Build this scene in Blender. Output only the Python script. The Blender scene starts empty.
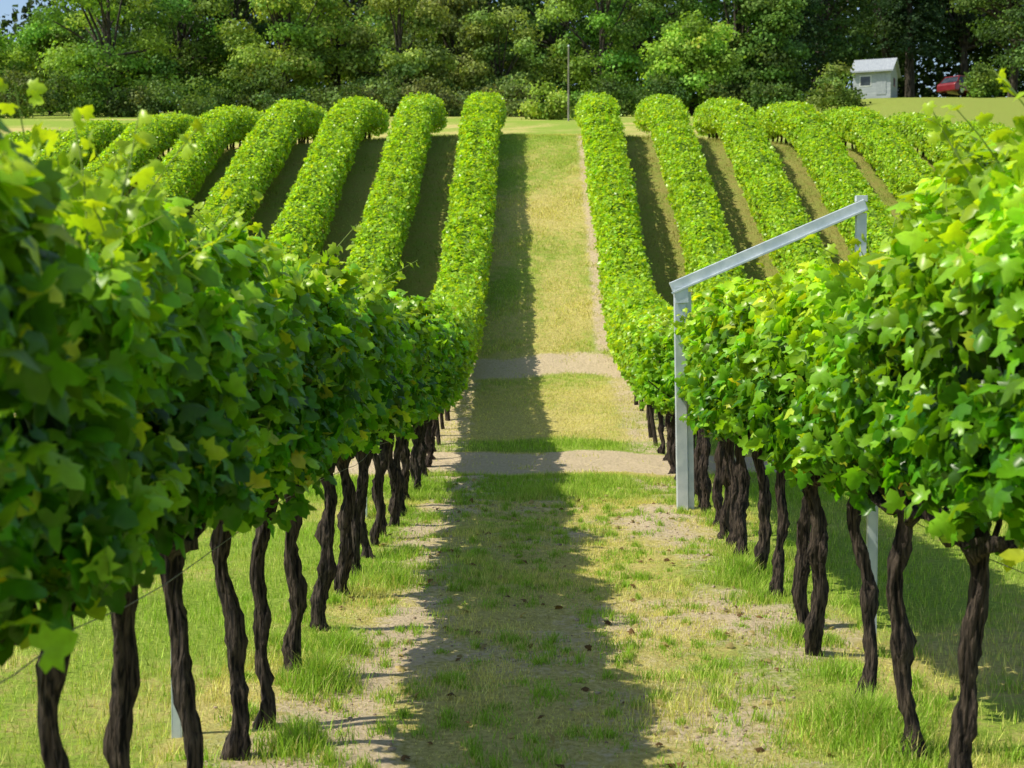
import bpy, math, numpy as np
import bmesh
from mathutils import Vector, Matrix
rng = np.random.default_rng(7)
sc = bpy.context.scene
sc.view_settings.view_transform='Standard'; sc.view_settings.look='None'; sc.view_settings.exposure=0

# ------------------------------------------------------------ helpers
def sstep(a,b,x):
    t=np.clip((np.asarray(x,float)-a)/(b-a),0,1); return t*t*(3-2*t)
class SineNoise:
    def __init__(s,seed,n=14,fmin=.5,fmax=3):
        r=np.random.default_rng(seed)
        f=np.exp(r.uniform(np.log(fmin),np.log(fmax),n)); a=r.uniform(0,2*np.pi,n)
        s.kx=f*np.cos(a); s.ky=f*np.sin(a); s.p=r.uniform(0,6.28,n); s.n=n
    def __call__(s,x,y):
        x=np.asarray(x,float); y=np.asarray(y,float); o=0
        for i in range(s.n): o=o+np.sin(s.kx[i]*x+s.ky[i]*y+s.p[i])
        return o/np.sqrt(s.n)
N_big=SineNoise(1,14,.3,1.5); N_mid=SineNoise(2,16,1.5,6); N_fine=SineNoise(3,20,6,20)

_py=np.array([-60,18,20,21,24,26,27,33,38,39.5,42,46,60,75,105,130,200,500.])
_pz=np.array([0,0,.05,.14,.5,.8,1.08,3.75,5.95,6.42,6.72,6.95,8.7,11.0,15.2,18.6,24,30.])
_gy=np.arange(-60,500,.25); _gz=np.interp(_gy,_py,_pz)
_k=np.exp(-.5*(np.arange(-8,9)*.25/.7)**2); _k/=_k.sum()
_gzs=np.convolve(np.pad(_gz,8,mode='edge'),_k,mode='valid')
CX=0.18
def gz(x,y):
    x=np.asarray(x,float); y=np.asarray(y,float)
    z=np.interp(y,_gy,_gzs)
    z=z-.0055*np.minimum(np.abs(x),20)**2*sstep(25,38,y)*(1-sstep(50,90,y))
    z=z+1.1*sstep(14,24,x)*sstep(70,95,y)
    near=(1-sstep(24,45,y))
    z=z+near*(.018*N_mid(x,y)+.010*N_fine(x,y))
    return z

def mesh_from(name,V,F,mat,col=None,parent=None,smooth=False):
    me=bpy.data.meshes.new(name); V=np.ascontiguousarray(V,dtype=np.float32)
    F=np.ascontiguousarray(F,dtype=np.int32); k=F.shape[1]
    me.vertices.add(len(V)); me.vertices.foreach_set('co',V.ravel())
    me.loops.add(F.size); me.loops.foreach_set('vertex_index',F.ravel())
    me.polygons.add(len(F)); me.polygons.foreach_set('loop_start',np.arange(0,F.size,k,dtype=np.int32))
    me.polygons.foreach_set('loop_total',np.full(len(F),k,dtype=np.int32))
    me.update(calc_edges=True)
    if smooth: me.polygons.foreach_set('use_smooth',np.ones(len(F),dtype=bool))
    if col is not None:
        a=me.attributes.new('Col','FLOAT_COLOR','POINT')
        c=np.ones((len(V),4),dtype=np.float32); c[:,:3]=col; a.data.foreach_set('color',c.ravel())
    me.materials.append(mat)
    ob=bpy.data.objects.new(name,me); sc.collection.objects.link(ob)
    if parent: ob.parent=parent
    return ob
def empty(name,loc=(0,0,0)):
    e=bpy.data.objects.new(name,None); e.location=loc; e.empty_display_size=.3; sc.collection.objects.link(e); return e

def norm(a): return a/np.maximum(np.linalg.norm(a,axis=1,keepdims=True),1e-9)
def leaves(pos,nrm,tip,size,tmpl,tf):
    n=norm(nrm); y=tip-(tip*n).sum(1,keepdims=True)*n; y=norm(y); x=np.cross(y,n)
    V=(pos[:,None,:]+size[:,None,None]*(tmpl[None,:,0:1]*x[:,None,:]+tmpl[None,:,1:2]*y[:,None,:]+tmpl[None,:,2:3]*n[:,None,:]))
    k=len(tmpl); F=(np.arange(len(pos))[:,None,None]*k+tf[None])
    return V.reshape(-1,3),F.reshape(-1,3)
half=[(.0,.1),(.2,-.08),(.44,.02),(.35,.2),(.58,.42),(.29,.48),(.27,.74),(.0,1.0)]
out=half+[(-x,y) for x,y in half[-2:0:-1]]
T_GRAPE=np.array([(0,.38,.08)]+[(x,y,-.34*abs(x)-.3*(y-.4)**2) for x,y in out])
k=len(out); F_GRAPE=np.array([(0,1+i,1+(i+1)%k) for i in range(k)])
half=[(.0,.0),(.42,.06),(.5,.45),(.26,.7),(.0,1.0)]
out=half+[(-x,y) for x,y in half[-2:0:-1]]
T_MID=np.array([(0,.38,.07)]+[(x,y,-.32*abs(x)-.25*(y-.4)**2) for x,y in out])
k=len(out); F_MID=np.array([(0,1+i,1+(i+1)%k) for i in range(k)])
T_LOW=np.array([(0,0,0),(.48,.45,-.13),(0,1,-.06),(-.48,.45,-.13)],float); F_LOW=np.array([(0,1,2),(0,2,3)])

class Tubes:
    def __init__(s): s.V=[];s.F=[];s.n=0
    def add(s,P,R,sides=8,ridge=0.,twist=0.,r=None,cap=True):
        P=np.asarray(P,float); R=np.asarray(R,float); m=len(P)
        T=np.gradient(P,axis=0); T=norm(T)
        ref=np.array([0,1,0.]) if abs(T[:,1]).mean()<.8 else np.array([0,0,1.])
        A=norm(np.cross(T,ref)); B=np.cross(T,A)
        th=np.linspace(0,2*np.pi,sides,endpoint=False)[None,:]
        i=np.arange(m)[:,None]
        rad=R[:,None]*(1+ridge*np.sin(3*th+twist*i)+ridge*.7*np.sin(5*th-twist*.7*i+1))
        if r is not None and ridge>0: rad=rad*(1+r.normal(0,ridge*.5,rad.shape))
        V=P[:,None]+rad[...,None]*(np.cos(th)[...,None]*A[:,None]+np.sin(th)[...,None]*B[:,None])
        s.V.append(V.reshape(-1,3))
        a=np.arange(m-1)[:,None]*sides; j=np.arange(sides)[None]; jn=(j+1)%sides
        q=np.stack([a+j,a+jn,a+sides+jn,a+sides+j],-1).reshape(-1,4)+s.n
        s.F.append(q); s.n+=m*sides
    def make(s,name,mat,parent=None,smooth=True):
        if not s.V: return None
        return mesh_from(name,np.concatenate(s.V),np.concatenate(s.F),mat,parent=parent,smooth=smooth)

# ------------------------------------------------------------ materials
def newmat(name):
    m=bpy.data.materials.new(name); m.use_nodes=True; nt=m.node_tree; nt.nodes.clear(); return m,nt
def nd(nt,t,**kw):
    n=nt.nodes.new(t)
    for a,b in kw.items():
        if a in n.inputs: n.inputs[a].default_value=b
        else: setattr(n,a,b)
    return n
def leafmat(name,transl=.4,rough=.5,spec=.3,tcol=(1.25,1.2,.5)):
    m,nt=newmat(name); L=nt.links
    at=nd(nt,'ShaderNodeAttribute'); at.attribute_name='Col'
    no=nd(nt,'ShaderNodeTexNoise'); no.inputs['Scale'].default_value=35
    tc=nd(nt,'ShaderNodeTexCoord'); L.new(tc.outputs['Object'],no.inputs['Vector'])
    mr=nd(nt,'ShaderNodeMapRange'); mr.inputs[3].default_value=.7; mr.inputs[4].default_value=1.3
    L.new(no.outputs[0],mr.inputs[0])
    mx=nd(nt,'ShaderNodeVectorMath',operation='SCALE'); L.new(at.outputs['Color'],mx.inputs[0]); L.new(mr.outputs[0],mx.inputs['Scale'])
    p=nd(nt,'ShaderNodeBsdfPrincipled'); p.inputs['Roughness'].default_value=rough
    p.inputs['Specular IOR Level'].default_value=spec; L.new(mx.outputs[0],p.inputs['Base Color'])
    t=nd(nt,'ShaderNodeBsdfTranslucent')
    vm=nd(nt,'ShaderNodeVectorMath',operation='MULTIPLY'); vm.inputs[1].default_value=tcol
    L.new(mx.outputs[0],vm.inputs[0]); L.new(vm.outputs[0],t.inputs['Color'])
    ms=nd(nt,'ShaderNodeMixShader'); ms.inputs[0].default_value=transl
    L.new(p.outputs[0],ms.inputs[1]); L.new(t.outputs[0],ms.inputs[2])
    o=nd(nt,'ShaderNodeOutputMaterial'); L.new(ms.outputs[0],o.inputs[0]); return m
def simplemat(name,c1,c2,scale=20,rough=.8,bump=.3,metal=0.,stretch=(1,1,1),spec=.3,dist=.01):
    m,nt=newmat(name); L=nt.links
    tc=nd(nt,'ShaderNodeTexCoord'); mp=nd(nt,'ShaderNodeMapping'); mp.inputs['Scale'].default_value=stretch
    L.new(tc.outputs['Object'],mp.inputs[0])
    no=nd(nt,'ShaderNodeTexNoise'); no.inputs['Scale'].default_value=scale; no.inputs['Detail'].default_value=6
    L.new(mp.outputs[0],no.inputs['Vector'])
    cr=nd(nt,'ShaderNodeValToRGB'); cr.color_ramp.elements[0].position=.38; cr.color_ramp.elements[1].position=.66
    cr.color_ramp.elements[0].color=(*c1,1); cr.color_ramp.elements[1].color=(*c2,1)
    L.new(no.outputs[0],cr.inputs[0])
    p=nd(nt,'ShaderNodeBsdfPrincipled'); p.inputs['Roughness'].default_value=rough; p.inputs['Metallic'].default_value=metal
    p.inputs['Specular IOR Level'].default_value=spec
    L.new(cr.outputs[0],p.inputs['Base Color'])
    b=nd(nt,'ShaderNodeBump'); b.inputs['Strength'].default_value=bump; b.inputs['Distance'].default_value=dist
    L.new(no.outputs[0],b.inputs['Height']); L.new(b.outputs[0],p.inputs['Normal'])
    o=nd(nt,'ShaderNodeOutputMaterial'); L.new(p.outputs[0],o.inputs[0]); return m
M_vine=leafmat('vine_leaf',.45,.33,.38,(1.5,1.3,.3))
M_tree=leafmat('tree_leaf',.35,.6,.15)
M_grass=leafmat('grass_blade',.35,.6,.2,(1.1,1.1,.6))
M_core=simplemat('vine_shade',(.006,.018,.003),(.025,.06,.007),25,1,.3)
M_core2=simplemat('vine_shade_far',(.08,.16,.013),(.2,.34,.03),25,1,.3)  # lighter hull green, painted so gaps in far rows stay bright
M_bark=simplemat('vine_bark',(.005,.0035,.003),(.10,.074,.056),70,.9,1.0,stretch=(1,1,.12),dist=.03)
M_tbark=simplemat('tree_bark',(.03,.024,.018),(.12,.1,.08),6,.9,.8,stretch=(1,1,.3),dist=.05)
M_metal=simplemat('galvanised_steel',(.50,.57,.61),(.66,.71,.74),9,.5,.05,metal=.1,spec=.5)
M_wood=simplemat('weathered_wood',(.2,.18,.15),(.38,.35,.3),8,.85,.4,stretch=(1,1,.15))
M_clod=simplemat('soil_clod',(.25,.18,.12),(.55,.44,.31),40,.95,.6)
M_wire=simplemat('wire',(.2,.2,.2),(.35,.35,.35),10,.5,0,metal=.7)

# ------------------------------------------------------------ ground
def soil_mask(x,y):
    xr=x-CX
    s=.15+.0*x
    near=1-sstep(17.2,17.9,y)
    wob=.16*N_mid(x*.5,y*.6)
    left=np.exp(-((xr+1.08+wob)/.33)**2); right=np.exp(-((xr-1.12+wob)/.3)**2)
    s=s+near*(.50*left+.34*right+.20*N_big(x,y)*np.exp(-(xr/1.6)**2)+.16*N_mid(x+4,y)+.06)
    s=np.where((np.abs(xr)>1.9)&(y<17),s*.3,s)
    yy=y+.16*N_mid(x,3)
    p1=sstep(17.6,18.0,yy)*(1-sstep(19.5,19.9,yy))
    p2=sstep(25.4,25.9,yy)*(1-sstep(26.7,27.0,yy))
    s=np.maximum(s,p1*(1.05-.3*np.exp(-((xr-.1)/.5)**2)+.15*N_mid(x*1.3,y*2))); s=np.maximum(s,p2*(.9+.15*N_mid(x,y*2)))
    mid=sstep(19.6,20,y)*(1-sstep(25.6,26,y))
    s=s+mid*(.40*sstep(.9,1.25,np.abs(xr))*(1-sstep(1.7,2.,np.abs(xr))))
    hill=sstep(26.8,27.4,y)*(1-sstep(41,44,y))
    s=s+hill*(.5*sstep(.8,1.05,xr)*(1-sstep(1.6,1.8,xr))+.2*sstep(.95,1.25,-xr)*(1-sstep(1.6,1.8,-xr)))
    return s
def lush_mask(x,y):
    xr=x-CX
    l=.38+.26*N_big(x*1.3+5,y*1.3)+.16*N_mid(x,y+3)
    near=1-sstep(15,15.5,y)
    feet=np.exp(-((np.abs(xr)-1.5)/.4)**2)
    l=l+near*(.25*feet*(1+N_mid(x+9,y)*.8)-.08*np.exp(-(xr/.9)**2))
    l=l+.7*sstep(15,15.7,y)*(1-sstep(17.5,17.9,y))
    l=l+.7*sstep(19.7,19.95,y)*(1-sstep(20.6,21.1,y))
    l=l+np.where((np.abs(xr)>1.9)&(y<17),.3,0)
    l=l-.1*sstep(26.8,27.4,y)*sstep(1.5,1.8,np.abs(xr))*(1-sstep(41,44,y))
    l=l+.1*sstep(26.8,27.4,y)+.6*sstep(60,80,y)*sstep(12,18,x)+.25*sstep(60,85,y)
    return l
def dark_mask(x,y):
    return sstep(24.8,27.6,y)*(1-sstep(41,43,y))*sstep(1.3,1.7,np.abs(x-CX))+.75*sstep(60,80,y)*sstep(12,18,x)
xs=np.concatenate([-np.geomspace(600,14,40),np.arange(-13.6,-3,.3),np.arange(-3,3.4,.06),np.arange(3.4,13.8,.3),np.geomspace(14,600,40)])
ys=np.concatenate([np.array([-60,-40,-20,-10,-5,-2]),np.arange(0,21,.07),np.arange(21,46,.16),np.arange(46,130,1.2),np.geomspace(130,900,30)])
X,Y=np.meshgrid(xs,ys); Z=gz(X,Y)
V=np.stack([X,Y,Z],-1).reshape(-1,3)
nx=len(xs); a=np.arange(len(ys)-1)[:,None]*nx+np.arange(nx-1)[None]
F=np.stack([a,a+1,a+nx+1,a+nx],-1).reshape(-1,4)
m,nt=newmat('ground'); L=nt.links
at=nd(nt,'ShaderNodeAttribute'); at.attribute_name='Col'
sp=nd(nt,'ShaderNodeSeparateColor'); L.new(at.outputs['Color'],sp.inputs[0])
tc=nd(nt,'ShaderNodeTexCoord')
def noise(sc_,det=6,rough=.6):
    n=nd(nt,'ShaderNodeTexNoise'); n.inputs['Scale'].default_value=sc_; n.inputs['Detail'].default_value=det; n.inputs['Roughness'].default_value=rough
    L.new(tc.outputs['Object'],n.inputs['Vector']); return n.outputs[0]
def math_(op,a,b,clamp=False):
    n=nd(nt,'ShaderNodeMath',operation=op); n.use_clamp=clamp
    for i,v in enumerate((a,b)):
        if isinstance(v,(int,float)): n.inputs[i].default_value=v
        else: L.new(v,n.inputs[i])
    return n.outputs[0]
def mixc(f,a,b):
    n=nd(nt,'ShaderNodeMix',data_type='RGBA'); 
    if isinstance(f,(int,float)): n.inputs[0].default_value=f
    else: L.new(f,n.inputs[0])
    for i,v in ((6,a),(7,b)):
        if isinstance(v,tuple): n.inputs[i].default_value=(*v,1)
        else: L.new(v,n.inputs[i])
    return n.outputs[2]
n1=noise(5); n2r=noise(28,8,.7); n3=noise(90,4); n4=noise(1.2)
def contr(v,g): return math_('ADD',math_('MULTIPLY',math_('SUBTRACT',v,.5),g),.5,True)
n2=contr(n2r,2.2)
nn=math_('ADD',math_('MULTIPLY',n1,.5),math_('MULTIPLY',n2r,.5))
def thr(attr,amp,gain):
    return math_('ADD',math_('MULTIPLY',math_('ADD',attr,math_('SUBTRACT',math_('MULTIPLY',nn,amp),amp*.5+.5)),gain),.5,True)
soilf=thr(sp.outputs[0],1.9,3.5); lushf=thr(sp.outputs[1],2.6,2.4)
soil=mixc(n2,(.36,.26,.15),(.80,.65,.43)); soil=mixc(math_('MULTIPLY',n3,.5),soil,(.84,.71,.5))
dry=mixc(n2,(.32,.26,.07),(.86,.76,.28)); grn=mixc(n2,(.12,.23,.02),(.46,.58,.09))
br=mixc(n2,(.15,.13,.035),(.42,.38,.11)); br=mixc(contr(n1,3.),br,(.25,.31,.06))
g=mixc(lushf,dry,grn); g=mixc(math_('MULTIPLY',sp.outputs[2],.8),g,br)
c=mixc(soilf,g,soil)
p=nd(nt,'ShaderNodeBsdfPrincipled'); p.inputs['Roughness'].default_value=.95; p.inputs['Specular IOR Level'].default_value=.1
L.new(c,p.inputs['Base Color'])
b=nd(nt,'ShaderNodeBump'); b.inputs['Strength'].default_value=.9; b.inputs['Distance'].default_value=.05
L.new(math_('ADD',n2r,math_('MULTIPLY',n1,1.0)),b.inputs['Height']); L.new(b.outputs[0],p.inputs['Normal'])
o=nd(nt,'ShaderNodeOutputMaterial'); L.new(p.outputs[0],o.inputs[0])
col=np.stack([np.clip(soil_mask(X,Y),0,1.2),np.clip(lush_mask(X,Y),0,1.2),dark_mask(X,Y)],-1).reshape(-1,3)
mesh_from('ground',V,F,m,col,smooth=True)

# ------------------------------------------------------------ grass
def blades(name,x,y,h,w,col,lean=.5,five=True,r=rng):
    n=len(x); z=gz(x,y)-.004
    a=r.uniform(0,6.283,n); d=np.stack([np.cos(a),np.sin(a),0*a],1)
    a2=a+1.57+r.normal(0,.5,n); s=np.stack([np.cos(a2),np.sin(a2),0*a],1)*w[:,None]
    P=np.stack([x,y,z],1); ln=(r.uniform(.1,1,n)*lean*h)[:,None]
    up=np.array([0,0,1.])[None]*h[:,None]
    if five:
        V=np.stack([P-s,P+s,P+.55*up+.35*ln*d+.7*s,P+.55*up+.35*ln*d-.7*s,P+up+ln*d],1)
        tf=np.array([(0,1,2),(0,2,3),(3,2,4)]); k=5
    else:
        V=np.stack([P-s,P+s,P+up+ln*d],1); tf=np.array([(0,1,2)]); k=3
    F=(np.arange(n)[:,None,None]*k+tf[None]).reshape(-1,3)
    mesh_from(name,V.reshape(-1,3),F,M_grass,np.repeat(np.clip(col,0,.9),k,axis=0))
def gcol(x,y,r=rng,dryb=0.):
    n=len(x); l=np.clip(lush_mask(x,y)+r.normal(0,.25,n)-dryb,0,1)[:,None]
    dry=np.array([[.88,.77,.27]]); grn=np.array([[.35,.56,.05]])
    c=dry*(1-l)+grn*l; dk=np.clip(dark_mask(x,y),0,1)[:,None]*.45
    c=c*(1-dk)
    return c*r.uniform(.6,1.3,(n,1))
def scatter(x0,x1,y0,y1,n,keep,r=rng):
    x=r.uniform(x0,x1,n); y=r.uniform(y0,y1,n); k=r.uniform(0,1,n)<keep(x,y); return x[k],y[k]
kp=lambda x,y: np.clip(1.1-1.5*np.clip(soil_mask(x,y)+.3*N_fine(x,y),0,1),0.02,1)
x,y=scatter(-1.7,2.1,5.5,18,210000,kp)
pat=np.clip(.5+.8*N_mid(x*1.5,y*1.5),0,1.9)
h=rng.uniform(.012,.045,len(x))*(.45+pat)*(.7+.9*np.clip(lush_mask(x,y),0,1)); blades('grass_aisle',x,y,h,rng.uniform(.0015,.003,len(x)),gcol(x,y),.9)
x,y=scatter(-7,-1.6,5,18,80000,kp); h=rng.uniform(.03,.09,len(x)); blades('grass_verge',x,y,h,rng.uniform(.002,.004,len(x)),gcol(x,y),.7,False)
x,y=scatter(2.0,8,5,18,80000,kp); h=rng.uniform(.03,.09,len(x)); blades('grass_verge',x,y,h,rng.uniform(.002,.004,len(x)),gcol(x,y),.7,False)
x,y=scatter(-3,3.4,15,27,90000,kp); h=rng.uniform(.02,.06,len(x))*(.6+1.0*np.clip(lush_mask(x,y),0,1)); blades('grass_strip',x,y,h,rng.uniform(.003,.006,len(x)),gcol(x,y),.7,False)
x,y=scatter(-1.5,1.9,27,43,90000,kp); h=rng.uniform(.02,.07,len(x))*(.6+.5*np.clip(N_mid(x*1.5,y*1.5)+.5,0,1.5)); blades('grass_hill',x,y,h,rng.uniform(.004,.008,len(x)),gcol(x,y),.7,False)
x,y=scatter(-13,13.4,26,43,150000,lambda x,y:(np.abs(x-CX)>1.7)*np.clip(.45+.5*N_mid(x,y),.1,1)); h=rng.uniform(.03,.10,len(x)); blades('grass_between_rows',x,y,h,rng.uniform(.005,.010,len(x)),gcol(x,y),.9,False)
TX=[];TY=[];TH=[]
def tuft(cx,cy,rad,n,hh):
    a=rng.uniform(0,6.283,n); q=rad*np.abs(rng.normal(0,.5,n))
    el=rng.uniform(.6,1.4); TX.append(cx+q*np.cos(a)*el); TY.append(cy+q*np.sin(a)*1.3); TH.append(hh*rng.uniform(.3,1,n)*np.clip(1.1-.6*(q/rad),.25,1))
for (px,py,rad,n,hh) in [(320,690,.3,1800,.22),(292,755,.24,1100,.18),(340,655,.26,900,.14),(395,585,.3,1100,.14),(405,560,.3,900,.13),(430,520,.35,700,.1),
                         (745,580,.3,1100,.16),(760,600,.25,600,.12),(870,735,.34,2200,.22),(905,755,.26,900,.18),(800,640,.3,900,.12),(720,520,.3,600,.12),(840,680,.26,600,.1),(700,495,.3,500,.14)]:
    d=1500*2.03/(py-304); tuft((px-534)/1500*d,d,rad,n,hh)
for i in range(150):
    yy=rng.uniform(5,17.5); side=rng.choice([-1,1]); tuft(CX+side*(1.5+rng.normal(0,.26)),yy,rng.uniform(.1,.24),int(rng.uniform(60,260)),rng.uniform(.05,.13))
for i in range(760):
    tuft(CX+rng.normal(0,.85),rng.uniform(5.6,17.5),rng.uniform(.05,.2),int(rng.uniform(30,140)),rng.uniform(.03,.095))
x=np.concatenate(TX);y=np.concatenate(TY);h=np.concatenate(TH)
c=np.array([[.34,.55,.055]])*rng.uniform(.6,1.3,(len(x),1)); c[rng.uniform(size=len(x))<.15]=(.7,.64,.24)
blades('grass_tufts',x,y,h,rng.uniform(.0018,.0035,len(x)),c,.9)

tb_V=[];tb_F=[];n0=0
ico=np.array([(0,0,1),(.89,0,.45),(.28,.85,.45),(-.72,.53,.45),(-.72,-.53,.45),(.28,-.85,.45),(.72,.53,-.45),(-.28,.85,-.45),(-.89,0,-.45),(-.28,-.85,-.45),(.72,-.53,-.45),(0,0,-1)])
icf=np.array([(0,1,2),(0,2,3),(0,3,4),(0,4,5),(0,5,1),(1,6,2),(2,7,3),(3,8,4),(4,9,5),(5,10,1),(6,7,2),(7,8,3),(8,9,4),(9,10,5),(10,6,1),(11,7,6),(11,8,7),(11,9,8),(11,10,9),(11,6,10)])
x,y=scatter(-1.6,2.0,5.5,17.8,9000,lambda x,y: np.clip((soil_mask(x,y)-.3)*1.2,0.02,1))
for xx,yy in zip(x,y):
    s=rng.uniform(.004,.011) if rng.uniform()<.93 else rng.uniform(.012,.022)
    v=ico*rng.uniform(.6,1.3,(12,1))*s*np.array([1.2,1.2,.7])+np.array([xx,yy,float(gz(xx,yy))+.002]); tb_V.append(v); tb_F.append(icf+n0); n0+=12
mesh_from('soil_clods',np.concatenate(tb_V),np.concatenate(tb_F),M_clod)
n=300; x=rng.uniform(-1.4,1.9,n); y=rng.uniform(5.6,17,n)
pos=np.stack([x,y,gz(x,y)+.018],1); nr=rng.normal(0,.35,(n,3))+np.array([0,0,1.]); 
c=np.where(rng.uniform(size=(n,1))<.4,np.array([[.2,.12,.05]]),np.array([[.42,.34,.14]]))*rng.uniform(.6,1.3,(n,1))
V,F=leaves(pos,nr,rng.normal(0,1,(n,3)),rng.uniform(.025,.065,n),T_GRAPE*np.array([1,1,1.5]),F_GRAPE)
mesh_from('fallen_leaves',V,F,M_tree,np.repeat(c,len(T_GRAPE),axis=0))

# ------------------------------------------------------------ vine rows
ty=[2,5,6.5,8,12,19,26,33,39,45]
def topH(y,side,main):
    t=np.interp(y,ty,[2.25,2.22,2.18,2.13,2.03,1.86,1.55,1.25,1.1,1.03])
    if side>0: t=t+np.interp(y,[4,5.5,7,9,13],[.32,.20,.06,.0,-.02])
    return t
def botH(y): return np.interp(y,[2,6,9,14,19,26,39,45],[1.36,1.27,1.17,1.0,.79,.5,.32,.3])
def halfW(y,side,main):
    w=np.interp(y,[3,14,40],[.30 if side>0 else .27,.33,.42])
    if main and side>0: w=w-.18*sstep(12.8,13.6,y)*(1-sstep(15.6,17,y))
    return w
def make_row(rx,side,main,y0,y1,seed):
    r=np.random.default_rng(seed); e=empty('grapevine_row',(0,0,0))
    nt_=SineNoise(seed+100,14,1.2,7); nb=SineNoise(seed+200,10,2,9); ncl=SineNoise(seed+300,16,5,16); nrag=SineNoise(seed+400,12,6,22)
    cxl=lambda y: rx+.03*np.sin(y*.5+seed)
    def section(y,th,main_near):
        T=topH(y,side,main)+(.035+main_near*.055)*nb(y,0)+(.02+main_near*.055)*nrag(y,1); B=botH(y)+(.02+.05*main_near)*nb(y*1.3,7)+main_near*.03*nrag(y,9)
        w=halfW(y,side,main)+.022*nb(y,30)+.015*nrag(y,20); c=(T+B)/2; hh=(T-B)/2
        q=.66
        cx_=np.sign(np.cos(th))*np.abs(np.cos(th))**q; sz=np.sign(np.sin(th))*np.abs(np.sin(th))**q
        nrm_=np.stack([np.cos(th)**1/w*.42,0*th,np.sin(th)*.6],1)
        return cx_*w,c+sz*hh,norm(nrm_)
    segs=[]
    if main: segs=[(y0,10.5,2900,'g',(.05,.112)),(10.5,20,2500,'m',(.055,.105)),(20,y1,2000,'l',(.06,.10))]
    else: segs=[(y0,y1,1700,'l',(.055,.095))]
    for (a,b_,dens,tp,(s0,s1)) in segs:
        n=int((b_-a)*dens); y=r.uniform(a,b_,n)
        th=r.uniform(0,2*np.pi,n); 
        kill=(np.sin(th)<-.6)&(r.uniform(size=n)<.7); y=y[~kill]; th=th[~kill]; n=len(y)
        near=1-sstep(14,22,y)
        X_,Z_,Nn=section(y,th,near)
        sz=r.uniform(s0,s1,n)
        cln=ncl(y*1.2,th*1.6)
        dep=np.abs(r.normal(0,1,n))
        bump=nt_(y*1.6,th*1.5)*(.025+.03*near)+cln*(.022+.025*near)-dep*(.018+.075*near)+.02
        P=np.stack([cxl(y)+X_,y,gz(cxl(y),y)+Z_],1)+Nn*bump[:,None]
        nj=(.5+.25*near)[:,None]
        nrm_=Nn+r.normal(0,1,(n,3))*nj+np.array([0,0,.3])
        tip=np.array([0,0,-1.])+Nn*.7+r.normal(0,.55,(n,3))
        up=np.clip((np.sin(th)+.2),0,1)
        base=np.array([[.075,.25,.010]])*(1-up[:,None])+np.array([[.28,.53,.025]])*up[:,None]  # sunlit tone painted into the top leaves, darker tone on the sides
        if side>0: base=base*np.array([[1.4,1.25,1.1]])
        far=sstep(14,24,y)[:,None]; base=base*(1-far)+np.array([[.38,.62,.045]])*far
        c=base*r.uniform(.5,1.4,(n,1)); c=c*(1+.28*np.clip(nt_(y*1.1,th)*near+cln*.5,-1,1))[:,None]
        c=c*(1-.42*near*np.clip(dep-.4,0,1.2))[:,None]  # deeper leaves painted darker, standing in for shade between leaves
        u=r.uniform(size=n); yel=(u<.06); c[yel]=np.array([.52,.7,.05])*r.uniform(.7,1.2,(yel.sum(),1))
        old=(u>.998)&(y<14); c[old]=(.65,.6,.08)
        c[:,0]*=r.uniform(.8,1.25,n); c=np.clip(c,0,.85)
        Tm,Ff={'g':(T_GRAPE,F_GRAPE),'m':(T_MID,F_MID),'l':(T_LOW,F_LOW)}[tp]
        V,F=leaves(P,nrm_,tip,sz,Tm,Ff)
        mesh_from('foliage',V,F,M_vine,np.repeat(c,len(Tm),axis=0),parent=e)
    # ragged leaves standing clear of the far canopy
    ya0=20. if main else y0
    n=int((y1-ya0)*230); y=r.uniform(ya0,y1,n); th=r.uniform(-.4,np.pi+.4,n)
    X_,Z_,Nn=section(y,th,0*y)
    P=np.stack([rx+X_,y,gz(rx+X_,y)+Z_],1)+Nn*r.uniform(-.01,.085,n)[:,None]
    c=np.array([[.42,.66,.05]])*r.uniform(.6,1.2,(n,1))
    V,F=leaves(P,r.normal(0,.9,(n,3))+np.array([0,-.2,.4]),r.normal(0,1,(n,3)),r.uniform(.05,.09,n),T_LOW,F_LOW)
    mesh_from('outer_leaves',V,F,M_vine,np.repeat(c,4,axis=0),parent=e)
    if main:
        tb=Tubes(); P=[];S=[];C=[]
        ylist=list(np.arange(y0,19,.05))
        extra=[3.7,3.76,3.82,3.88,3.95,4.02,4.1,4.2,4.3,5.1,6.3,7.7] if side<0 else [4.75,4.85,4.95,5.05,5.2]
        for ii,yy in enumerate(ylist+extra):
            ex=ii>=len(ylist)
            yy=yy+r.uniform(-.05,.05); g0=float(gz(rx,yy)); top=float(topH(yy,side,main))+g0
            bx=r.uniform(-.28,.28); ln=(r.uniform(.04,.18) if r.uniform()<.84 else r.uniform(.18,.34))*(1 if yy<10 else .4)
            if side>0 and yy>5.6: ln*=.75
            if ex: ln=r.uniform(.24,.42); bx=r.uniform(-.2,.2)
            d=np.array([r.normal(0,.3)+bx*.8,r.normal(0,.3),1.]); d/=np.linalg.norm(d)
            p0=np.array([rx+bx,yy,top-.14-abs(bx)*.2]); ts=np.linspace(0,1,5)
            cur=r.normal(0,.1,2)
            pts=p0+d*(ts*(ln+.12))[:,None]+np.stack([cur[0]*ts**2,cur[1]*ts**2,0*ts],1)
            tb.add(pts,np.linspace(.004,.0015,5),4)
            k=max(4,int((ln+.12)/.028))
            for j in range(k):
                t=j/(k-1) if k>1 else 0; q=pts[0]+(pts[-1]-pts[0])*t+(cur[0]*(t*t-t),cur[1]*(t*t-t),0)
                P.append(q+r.normal(0,.02,3)); S.append((.105-.055*t)*r.uniform(.8,1.15)); C.append(np.array([.31+.16*t,.57+.08*t,.035])*r.uniform(.7,1.15))
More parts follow.
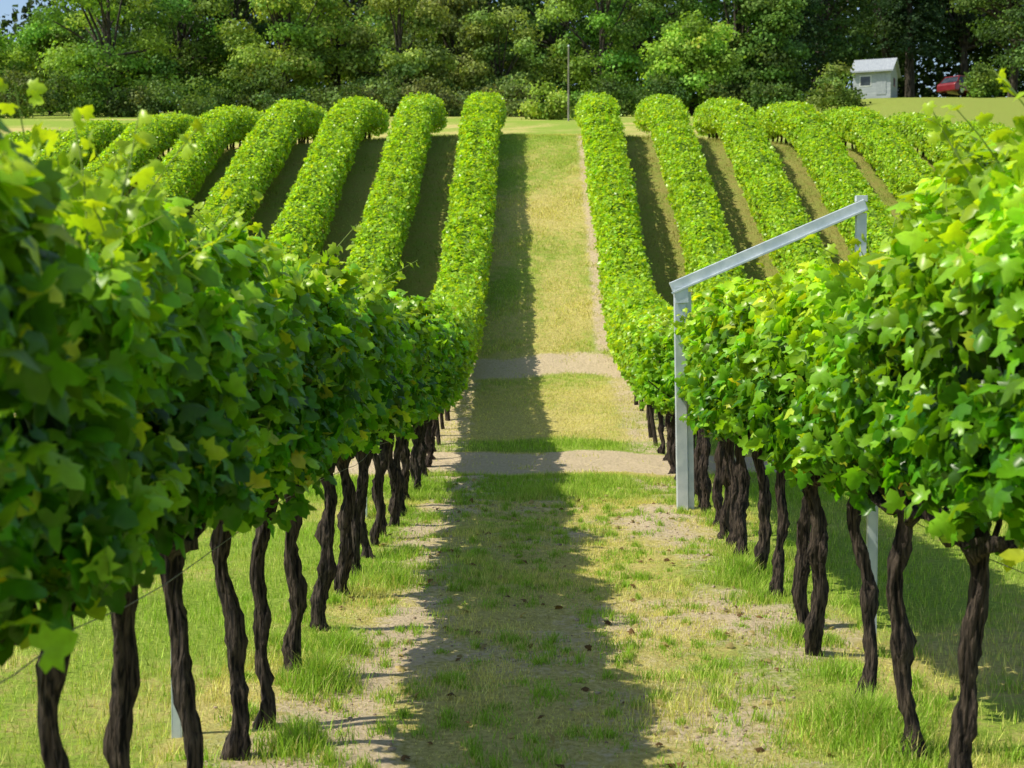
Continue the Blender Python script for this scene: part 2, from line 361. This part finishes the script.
        for i in range(int((19-y0)*30)):
            yy=r.uniform(y0,19); sd=r.choice([-1,1]); z0=r.uniform(float(botH(yy))+.02,float(topH(yy,side,main))-.15)
            w=float(halfW(yy,side,main))
            base_=np.array([rx+sd*(w+.0),yy,float(gz(rx,yy))+z0]); d=np.array([sd*.9,r.normal(0,.7),r.normal(.1,.5)])
            for j in range(3):
                P.append(base_+d*.035*j+r.normal(0,.02,3)); S.append(r.uniform(.05,.105)); C.append(np.array([.25,.51,.03])*r.uniform(.7,1.3))
        P=np.array(P);S=np.array(S);C=np.array(C); n=len(P)
        V,F=leaves(P,r.normal(0,.8,(n,3))+np.array([0,-.1,.6]),r.normal(0,.8,(n,3))+np.array([0,0,-.3]),S,T_GRAPE,F_GRAPE)
        mesh_from('shoot_leaves',V,F,M_vine,np.repeat(C,len(T_GRAPE),axis=0),parent=e)
        M_stem=bpy.data.materials.get('shoot_stem') or simplemat('shoot_stem',(.16,.25,.04),(.26,.34,.06),20,.6,0)
        tb.make('shoots',M_stem,e)
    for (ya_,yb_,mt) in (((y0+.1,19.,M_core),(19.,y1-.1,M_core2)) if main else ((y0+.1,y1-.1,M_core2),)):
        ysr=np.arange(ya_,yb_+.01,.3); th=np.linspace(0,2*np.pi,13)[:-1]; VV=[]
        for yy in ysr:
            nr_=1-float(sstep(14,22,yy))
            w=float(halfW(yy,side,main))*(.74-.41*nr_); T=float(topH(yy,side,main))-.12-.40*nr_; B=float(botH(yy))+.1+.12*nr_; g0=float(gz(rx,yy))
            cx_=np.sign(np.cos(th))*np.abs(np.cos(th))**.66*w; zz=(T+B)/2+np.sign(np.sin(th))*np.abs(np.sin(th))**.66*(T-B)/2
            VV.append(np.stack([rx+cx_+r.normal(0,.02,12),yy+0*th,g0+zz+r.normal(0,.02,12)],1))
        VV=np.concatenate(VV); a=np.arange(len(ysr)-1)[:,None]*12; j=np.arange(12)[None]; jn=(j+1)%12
        mesh_from('filler_hull',VV,np.stack([a+j,a+jn,a+12+jn,a+12+j],-1).reshape(-1,4),mt,parent=e)  # hull added behind the leaves; its colour stands in for the canopy's inner shade
    # trunks
    tb=Tubes()
    if main: first=[3.4,4.12,4.85,5.62,6.62,7.05,8.05,9.2,10.4] if side<0 else [4.7,5.65,6.67,7.5,8.66,9.4,10.4]
    else: first=[]
    st=first[-1]+.8 if first else y0+.3
    tys=list(first)+list(np.arange(st,y1-.1,.62))
    for yy in tys:
        g0=float(gz(rx,yy)); B=float(botH(yy)); dx=r.normal(0,.03) 
        if main and yy<20:
            m_=38; t=np.linspace(0,1,m_); H=B+.10
            lean=r.normal(0,.05,2); ph=r.uniform(0,6.28,2); am=r.uniform(.012,.03,2)
            px=rx+dx+lean[0]*t+am[0]*np.sin(t*7+ph[0])+.011*np.sin(t*18+ph[1]); py=yy+lean[1]*t*1.4+am[1]*np.sin(t*5+ph[1])
            R=r.uniform(.028,.041)*(1.0-.15*t+.5*np.exp(-t*14)+.5*np.exp(-((t-.88)/.08)**2)+r.uniform(0,.35)*np.exp(-((t-r.uniform(.3,.6))/.06)**2))
            R=R*(1+.12*np.sin(t*19+ph[0])+.11*np.sin(t*37+ph[1])); R[-1]=.004
            tb.add(np.stack([px,py,g0-.03+t*H],1),R,18,.22,r.uniform(.2,.5)*r.choice([-1,1]),r)
            aa=t*r.uniform(4,8)+ph[0]; tb.add(np.stack([px+.02*np.cos(aa),py+.02*np.sin(aa),g0-.03+t*H],1)[2:-2],(R*.55)[2:-2],8,.2,.4,r)
            for sgn in (-1,1):
                t2=np.linspace(0,1,14); ix=-7; bx=px[ix]; by=py[ix]; bz=g0-.03+H*t[ix]; dr=r.uniform(.04,.10)
                Ra=.029*(1-.35*t2)*(1+.2*np.sin(t2*20)); Ra[-2]*=.7; Ra[-1]=.003
                tb.add(np.stack([bx+.04*np.sin(t2*5+ph[0])-.04*np.sin(ph[0]),by+sgn*.48*t2,bz+dr*t2+.02*np.sin(t2*9+ph[1])-.02*np.sin(ph[1])],1),Ra,8,.2,.5,r)
                for kk in range(4):
                    q=r.uniform(.15,.95); t3=np.linspace(0,1,5)
                    tb.add(np.stack([bx+r.normal(0,.12)*t3+.02*np.sin(t3*5),by+sgn*.42*q+r.normal(0,.08)*t3,bz+.02+.36*t3],1),.013*(1-.5*t3),5)
        else:
            t=np.linspace(0,1,5); l=r.normal(0,.03)
            tb.add(np.stack([rx+dx+l*t+.015*np.sin(t*5+yy),yy+.02*np.sin(t*6+yy*3),g0-.03+t*(B+.15)],1),r.uniform(.028,.04)*(1-.25*t),6)
    ya=np.arange(y0,y1,.08); Rc=.022+.007*np.sin(ya*9)+.004*np.sin(ya*31); Rc[0]=Rc[-1]=.002
    tb.add(np.stack([rx+.05*np.sin(ya*3.1+seed)+.02*np.sin(ya*9),ya,gz(rx,ya)+botH(ya)-.11*(1-sstep(13,20,ya))+.04*(ya>20)+.03*np.sin(ya*5.3)+.018*np.sin(ya*13)],1),Rc,8,.2,.3,r)
    tb.make('trunks',M_bark,e)
    ya=np.arange(y0,y1,.5); wb=Tubes(); wb.add(np.stack([rx+.05+0*ya,ya,gz(rx,ya)+botH(ya)-.2+.01*np.sin(ya)],1),.002+0*ya,5); wb.make('trellis_wire',M_wire,e)
    return e
SP=1.72
make_row(CX-1.5,-1,True,2.6,44,11)
make_row(CX+1.5,1,True,3.2,44,12)
for i in range(1,9):
    for sd in (-1,1):
        rx=CX+sd*(1.5+SP*i); make_row(rx,sd,False,max(22.5,abs(rx)*2.15),44+.25*i,20+i*2+(sd>0))

# ------------------------------------------------------------ steel posts / frame
def boxbeam(name,p0,p1,wx,wy,mat,parent,bev=.006,up=(0,1,0)):
    p0=Vector(p0);p1=Vector(p1); d=(p1-p0); L_=d.length; d.normalize()
    yv=Vector(up); xv=d.cross(yv).normalized()*-1; yv=d.cross(xv).normalized()
    me=bpy.data.meshes.new(name); vs=[];
    for t in (0,L_):
        for a,b in ((-1,-1),(1,-1),(1,1),(-1,1)): vs.append(p0+d*t+xv*(a*wx/2)+yv*(b*wy/2))
    me.from_pydata(vs,[],[(0,1,2,3),(7,6,5,4),(0,4,5,1),(1,5,6,2),(2,6,7,3),(3,7,4,0)])
    bm=bmesh.new(); bm.from_mesh(me); bmesh.ops.recalc_face_normals(bm,faces=bm.faces); bm.to_mesh(me); bm.free()
    me.materials.append(mat); o=bpy.data.objects.new(name,me); sc.collection.objects.link(o); o.parent=parent
    if bev>0:
        b=o.modifiers.new('b','BEVEL'); b.width=bev; b.segments=2
    return o
fr=empty('trellis_end_frame')
D=14.8
boxbeam('front_post',(1.475,D,-.1),(1.43,D,2.17),.11,.10,M_metal,fr)
boxbeam('front_post_flange',(1.565,D+.02,-.1),(1.517,D+.02,2.15),.055,.05,M_metal,fr,.003)
boxbeam('crossbar',(1.35,D-.005,2.185),(3.24,D-.005,3.0),.115,.09,M_metal,fr)
boxbeam('crossbar_lip',(1.35,D-.065,2.135),(3.24,D-.065,2.95),.02,.03,M_metal,fr,.002)
boxbeam('rear_post',(3.2,D+.0,-.1),(3.2,D,2.92),.10,.08,M_metal,fr)
boxbeam('rear_post_cap',(3.2,D,3.03),(3.2,D,3.09),.11,.085,M_metal,fr,.003)
boxbeam('joint_plate',(1.45,D-.062,2.04),(1.44,D-.062,2.2),.13,.012,M_metal,fr,.002)
def post(px,d,side_off,w=.05,H=1.6):
    x=(px-534)/1500*d; e=empty('trellis_post')
    boxbeam('post_web',(x,d,-.1),(x,d,H),w,.008,M_metal,e,.001)
    boxbeam('post_flange_a',(x-w/2-.004,d+.018,-.1),(x-w/2-.004,d+.018,H),.006,.044,M_metal,e,.001)
    boxbeam('post_flange_b',(x+w/2+.004,d+.018,-.1),(x+w/2+.004,d+.018,H),.006,.044,M_metal,e,.001)
post(171,6.9,0,.035); post(362,14.2,0,.06); post(874,8.8,0,.045)
# ------------------------------------------------------------ trees
def tree(name,x,y,H,R,col,seed,n=7000,ls=.26,base=.12,conifer=False,clusters=34,trunk=True,g=None,gain=2.75):
    r=np.random.default_rng(seed); g0=float(gz(x,y)) if g is None else g
    e=empty(name,(0,0,0)); col=np.array(col)*gain
    tb=Tubes()
    if trunk:
        t=np.linspace(0,1,8); bend=r.normal(0,.25,2)
        tb.add(np.stack([x+bend[0]*np.sin(t*2.5),y+bend[1]*t,g0-.2+t*H*.85],1),(.026*H**.9)*(1-.85*t)+.02,9,.06,.2,r)
    if conifer:
        k=int(H*5); P=[];Nn=[];S=[];C=[]
        for i in range(k):
            t=i/k; z=g0+H*(base+(1-base)*t); rr=R*(1-t)**.85*r.uniform(.75,1.1)+.15
            for j in range(7):
                a=r.uniform(0,6.283); L_=rr*r.uniform(.7,1.1); m_=max(6,int(n/(k*7)))
                q=r.uniform(.1,1,m_)**.7
                pts=np.stack([x+np.cos(a)*L_*q,y+np.sin(a)*L_*q,z-.35*L_*q**1.5+0*q],1)+r.normal(0,.13,(m_,3))*np.array([1,1,.7])
                P.append(pts); Nn.append(r.normal(0,.6,(m_,3))+np.array([np.cos(a)*.4,np.sin(a)*.4,.8])); C.append(col[None]*r.uniform(.5,1.4)*r.uniform(.7,1.3,(m_,1)))
        P=np.concatenate(P);Nn=np.concatenate(Nn);C=np.concatenate(C)
    else:
        cs=[]
        while len(cs)<clusters:
            u=r.normal(0,1,3); u/=np.linalg.norm(u); q=r.uniform(.35,1)**.5
            zc=base+(1-base)*.5; 
            c=np.array([u[0]*R*q*.9,u[1]*R*q*.9,H*(zc+u[2]*q*(1-base)*.47)])
            prof=1-.35*max(0,(c[2]/H-.55)/.45); c[0]*=prof;c[1]*=prof
            cs.append(c)
        for _ in range(clusters//2):
            a=r.uniform(0,6.283); cs.append(np.array([np.cos(a)*R*.85*r.uniform(.5,1),np.sin(a)*R*.85*r.uniform(.5,1),H*(base+r.uniform(.02,.35))]))
        per=n//len(cs); P=[];Nn=[];C=[]
        for c in cs:
            rc=R*r.uniform(.14,.34); m_=int(per*r.uniform(.5,1.0)*(rc/(R*.22))**1.3)+20; u=norm(r.normal(0,1,(m_,3))); 
            u[:,2]=np.where(u[:,2]<-.3,-u[:,2]*.6,u[:,2])
            q=r.uniform(.3,1.35,m_)**.5
            p=c+u*(rc*q)[:,None]*np.array([1.15,1.15,.85])+r.normal(0,.16,(m_,3))
            P.append(p+np.array([x,y,g0])); Nn.append(u*1.1+r.normal(0,.55,(m_,3))+np.array([0,0,.1]))
            cc=col*r.uniform(.45,1.5); cc=cc*np.array([r.uniform(.85,1.25),1,r.uniform(.8,1.2)]); C.append(cc[None]*r.uniform(.55,1.4,(m_,1)))
            if trunk and r.uniform()<.6:
                t=np.linspace(0,1,5); z0=H*r.uniform(.15,.5); z0=min(z0,c[2]*.9)
                tb.add(np.array([x,y,g0])+np.stack([c[0]*t,c[1]*t,z0+(c[2]-z0)*t**.8],1),.009*H*(1-.8*t)+.01,6)
        P=np.concatenate(P);Nn=np.concatenate(Nn);C=np.concatenate(C)
    m_=len(P); V,F=leaves(P,Nn,r.normal(0,1,(m_,3))+np.array([0,0,-.4]),ls*r.uniform(.6,1.25,m_),T_LOW,F_LOW)
    mesh_from('crown',V,F,M_tree,np.repeat(np.clip(C,0,.7),4,axis=0),parent=e)
    if trunk: tb.make('trunk_and_limbs',M_tbark,e)
def at(px,d): return (px-534)/1500*d
G_mid=(.08,.14,.02); G_dark=(.026,.052,.013); G_lite=(.13,.19,.035); G_blue=(.020,.040,.016)
TR=[
 (-25,100,6.2,3.4,G_mid,.05,0),(52,106,7.0,3.0,G_mid,.05,0),(112,98,12,4.4,G_mid,.03,0),(185,104,13,4.4,(.06,.11,.02),.03,0),
 (232,108,13,3.0,G_dark,.1,0),(285,99,12,3.6,G_lite,.04,0),(340,103,14,4.4,G_lite,.04,0),(400,100,9,3.8,(.10,.15,.035),.03,0),
 (455,108,9,3.8,(.09,.12,.035),.03,0),(500,104,7.4,3.4,(.08,.12,.028),.03,0),(560,110,16,4.4,(.045,.09,.018),.04,0),(600,104,12,3.6,(.07,.125,.02),.03,0),
 (645,110,15,4.2,(.05,.10,.018),.04,0),(690,98,6.6,3.0,(.11,.19,.025),.02,0),(735,108,14,4.2,(.065,.12,.02),.03,0),(785,114,17,4.0,G_blue,.02,1),
 (820,118,18,4.4,G_dark,.06,0),(905,124,19,3.8,G_blue,.2,1),(880,126,20,3.6,G_dark,.22,0),(1005,112,16,5.0,(.035,.065,.014),.22,0),(1060,104,15,5,G_dark,.05,0),
 (1045,125,18,4.5,G_blue,.03,1),(765,106,9,2.8,(.055,.10,.02),.02,0),(150,112,14,4,G_dark,.03,0),(960,128,19,4.5,G_dark,.2,0),
 (480,116,14,4.2,(.04,.075,.016),.03,0),(420,114,15,4.2,(.05,.09,.018),.03,0),(75,116,8,3.6,(.05,.09,.018),.03,0),(5,118,6.3,4,(.05,.09,.018),.03,0)]
for i,(px,d,H,R,c,bs,con) in enumerate(TR):
    tree('conifer_tree' if con else 'deciduous_tree',at(px,d),d,H,R,c,300+i,n=16000,ls=.23,base=bs,conifer=bool(con))
for i,(px,d,H,R,c) in enumerate([(547,84,1.9,1.3,(.17,.26,.04)),(583,88,1.5,1.0,(.09,.16,.03)),(832,92,2.5,1.7,(.10,.15,.03)),(976,96,2.0,1.0,(.07,.12,.02)),
      (510,94,1.8,2.0,(.08,.1,.03)),(610,95,2.0,1.6,(.05,.09,.02)),(270,96,2.8,2.4,(.06,.1,.025)),(430,96,2.2,2.4,(.09,.12,.035)),(20,92,2.6,2.4,(.07,.11,.025)),(90,94,3.2,2.6,(.06,.11,.02)),(190,94,2.0,3,(.05,.09,.02)),
      (340,95,1.8,2.2,(.07,.11,.025)),(770,96,2.4,2.2,(.05,.09,.02)),(660,96,2.2,2.0,(.04,.08,.018)),(140,95,1.7,2.0,(.07,.1,.03)),(385,96,2.6,2.2,(.07,.1,.03)),(470,97,1.6,1.8,(.08,.1,.035)),(715,97,2.2,2.2,(.05,.08,.02)),(235,97,3.4,2,(.07,.12,.025)),(310,96,1.6,1.6,(.05,.09,.02))]):
    tree('shrub',at(px,d),d,H,R,np.array(c)*.8,500+i,n=3000,ls=.18,base=.0,clusters=18,trunk=False)
r=np.random.default_rng(77); n=120000; X_=r.uniform(-75,85,n); dd=r.uniform(128,150,n)
hn=SineNoise(9,10,.15,1.2); topz=17+3.0*hn(X_,dd*.3)-12.*(1-sstep(-46,-36,X_)); hz=r.uniform(0,1,n)
cl=SineNoise(10,16,.8,3.2)
P=np.stack([X_,dd+1.6*cl(X_,hz*12),gz(X_,dd)+hz*topz],1)
c=np.array([[.07,.125,.026]])*(.75+.45*np.clip(cl(X_+3,hz*14),-1,1.2))[:,None]*r.uniform(.6,1.4,(n,1)); c=np.clip(c,.004,1)
V,F=leaves(P,r.normal(0,.7,(n,3))+np.array([0,-.4,.5]),r.normal(0,1,(n,3)),r.uniform(.35,.7,n),T_LOW,F_LOW)
mesh_from('woodland',V,F,M_tree,np.repeat(c,4,axis=0))

# ------------------------------------------------------------ shed
M_wall=simplemat('painted_boards',(.34,.37,.41),(.48,.51,.54),4,.7,.1,stretch=(.3,.3,6))
M_roof=simplemat('roof_sheet',(.3,.33,.37),(.45,.48,.5),5,.6,.2,stretch=(8,.4,1))
M_glass=simplemat('dark_glass',(.02,.025,.03),(.05,.06,.07),3,.15,0,spec=.6)
M_trim=simplemat('white_trim',(.65,.66,.66),(.8,.8,.8),3,.6,0)
sh=empty('garden_shed'); sx,sy=at(871,104),104.; g0=float(gz(sx,sy))-.25
def poly(name,vs,fs,mat,par,bev=0):
    me=bpy.data.meshes.new(name); me.from_pydata(vs,[],fs); bm=bmesh.new(); bm.from_mesh(me); bmesh.ops.recalc_face_normals(bm,faces=bm.faces); bm.to_mesh(me); bm.free()
    me.materials.append(mat); o=bpy.data.objects.new(name,me); sc.collection.objects.link(o); o.parent=par
    if bev: b=o.modifiers.new('b','BEVEL'); b.width=bev; b.segments=2
    return o
rot=Matrix.Translation((sx,sy,g0))@Matrix.Rotation(math.radians(-22),4,'Z')
def R_(vs): return [tuple(rot@Vector(v)) for v in vs]
def bx(x0,x1,y0,y1,z0,z1): return [(x0,y0,z0),(x1,y0,z0),(x1,y1,z0),(x0,y1,z0),(x0,y0,z1),(x1,y0,z1),(x1,y1,z1),(x0,y1,z1)]
BF=[(0,1,2,3),(4,5,6,7),(0,1,5,4),(1,2,6,5),(2,3,7,6),(3,0,4,7)]
w,dp,hw,hr=1.25,1.5,1.9,2.75
poly('walls',R_([(-w,-dp,0),(w,-dp,0),(w,dp,0),(-w,dp,0),(-w,-dp,hw),(w,-dp,hw),(w,dp,hw),(-w,dp,hw),(-w,0,hr),(w,0,hr)]),
     [(0,1,5,4),(2,3,7,6),(1,2,6,9,5),(3,0,4,8,7)],M_wall,sh)
for s in (-1,1):
    poly('roof_slope',R_([(-w-.2,s*(dp+.3),hw-.15),(w+.2,s*(dp+.3),hw-.15),(w+.2,s*.0,hr+.03),(-w-.2,s*.0,hr+.03),
                          (-w-.2,s*(dp+.3),hw-.05),(w+.2,s*(dp+.3),hw-.05),(w+.2,s*.0,hr+.13),(-w-.2,s*.0,hr+.13)]),BF,M_roof,sh)
poly('window',R_(bx(-.75,-.1,-dp-.03,-dp-.01,.9,1.5)),BF,M_glass,sh)
poly('window_frame',R_(bx(-.82,-.03,-dp-.02,-dp-.005,.83,1.57)),BF,M_trim,sh)
poly('door',R_(bx(.3,.95,-dp-.03,-dp-.005,.25,1.65)),BF,M_roof,sh)
poly('gable_window',R_(bx(w+.005,w+.03,-.3,.3,.95,1.5)),BF,M_glass,sh)
# ------------------------------------------------------------ car
M_red=simplemat('red_paint',(.20,.015,.025),(.26,.03,.04),2,.3,0,spec=.6)
M_tyre=simplemat('tyre',(.01,.01,.01),(.03,.03,.03),9,.9,0)
car=empty('parked_car'); cx_,cy_=at(957,116),116.; g0=float(gz(cx_,cy_))
rot=Matrix.Translation((cx_,cy_,g0))@Matrix.Rotation(math.radians(38),4,'Z')
low=[(-2.1,.3),(-2.1,.75),(-1.95,.92),(-1.1,.98),(1.0,.98),(1.9,.86),(2.1,.7),(2.1,.3)]
def extr(prof,hw,inset=None):
    n=len(prof); vs=[(x,-(hw if inset is None else inset[i]),z) for i,(x,z) in enumerate(prof)]+[(x,(hw if inset is None else inset[i]),z) for i,(x,z) in enumerate(prof)]
    fs=[tuple(range(n)),tuple(range(2*n-1,n-1,-1))]+[(i,(i+1)%n,n+(i+1)%n,n+i) for i in range(n)]; return vs,fs
v,f=extr(low,.84); poly('body',R_(v),f,M_red,car,.06)
cab=[(-1.75,.95),(-1.35,1.42),(.25,1.44),(1.0,.95)]
v,f=extr(cab,.8,[.8,.64,.64,.8]); poly('cabin_glass',R_(v),f,M_glass,car,.03)
v,f=extr([(-1.4,1.4),(-1.3,1.48),(.2,1.5),(.32,1.41)],.68); poly('roof',R_(v),f,M_red,car,.02)
for s in (-1,1):
    for (a,b_) in (((-1.75,.95),(-1.35,1.42)),((.25,1.44),(1.0,.95)),((-.5,.95),(-.5,1.43))):
        boxbeam('pillar',rot@Vector((a[0],s*.81,a[1])),rot@Vector((b_[0],s*.65,b_[1])),.07,.05,M_red,car,0)
for wx in (-1.3,1.3):
    for s in (-1,1):
        tb=Tubes(); tb.add([tuple(rot@Vector((wx,s*yv,.32))) for yv in (.66,.68,.86,.88)],[.2,.32,.32,.2],20); tb.make('wheel',M_tyre,car)
        tb=Tubes(); tb.add([tuple(rot@Vector((wx,s*yv,.32))) for yv in (.85,.9,.905)],[.19,.17,.01],14); tb.make('hubcap',M_metal,car)
for s in (-.6,.6): 
    poly('headlight',R_(bx(2.06,2.13,s-.14,s+.14,.62,.76)),BF,M_trim,car,.01)
poly('bumper',R_(bx(2.08,2.2,-.8,.8,.32,.5)),BF,M_glass,car,.02)
# ------------------------------------------------------------ pole
def pole(px,d,H,rad):
    e=empty('utility_pole'); x=at(px,d); g=float(gz(x,d)); tb=Tubes(); t=np.linspace(0,1,6)
    tb.add(np.stack([x+0*t,d+0*t,g-.3+t*(H+.3)],1),rad*(1-.25*t),10); tb.make('pole_shaft',M_wood,e)
    tb=Tubes(); tb.add([(x,d,g+H),(x,d,g+H+.06),(x,d,g+H+.1)],[rad,rad*.9,.01],10); tb.make('pole_cap',M_metal,e)
pole(568,80,3.9,.05)

# ------------------------------------------------------------ light, sky, camera
sd=Vector((-.74,-.16,1)).normalized()
w=bpy.data.worlds.new('World'); sc.world=w; w.use_nodes=True; nt=w.node_tree
sky=nt.nodes.new('ShaderNodeTexSky'); sky.sky_type='NISHITA'; sky.sun_disc=False
sky.sun_elevation=math.asin(sd.z); sky.sun_rotation=math.atan2(sd.x,sd.y)
bg=nt.nodes['Background']; bg.inputs[1].default_value=.15; nt.links.new(sky.outputs[0],bg.inputs[0])
l=bpy.data.lights.new('sun','SUN'); l.energy=5; l.angle=math.radians(.5); l.color=(1,.94,.79)
lo=bpy.data.objects.new('sun',l); sc.collection.objects.link(lo); lo.rotation_euler=sd.to_track_quat('Z','Y').to_euler(); lo.location=(-20,-5,40)
cam=bpy.data.cameras.new('camera'); co=bpy.data.objects.new('camera',cam); sc.collection.objects.link(co)
co.location=(0,0,2.03); co.rotation_euler=(math.radians(90-3.05),0,math.radians(.84))
cam.lens=52.73; cam.sensor_width=36; cam.clip_end=3000; cam.clip_start=.1
cam.dof.use_dof=True; cam.dof.focus_distance=11; cam.dof.aperture_fstop=5
sc.camera=co
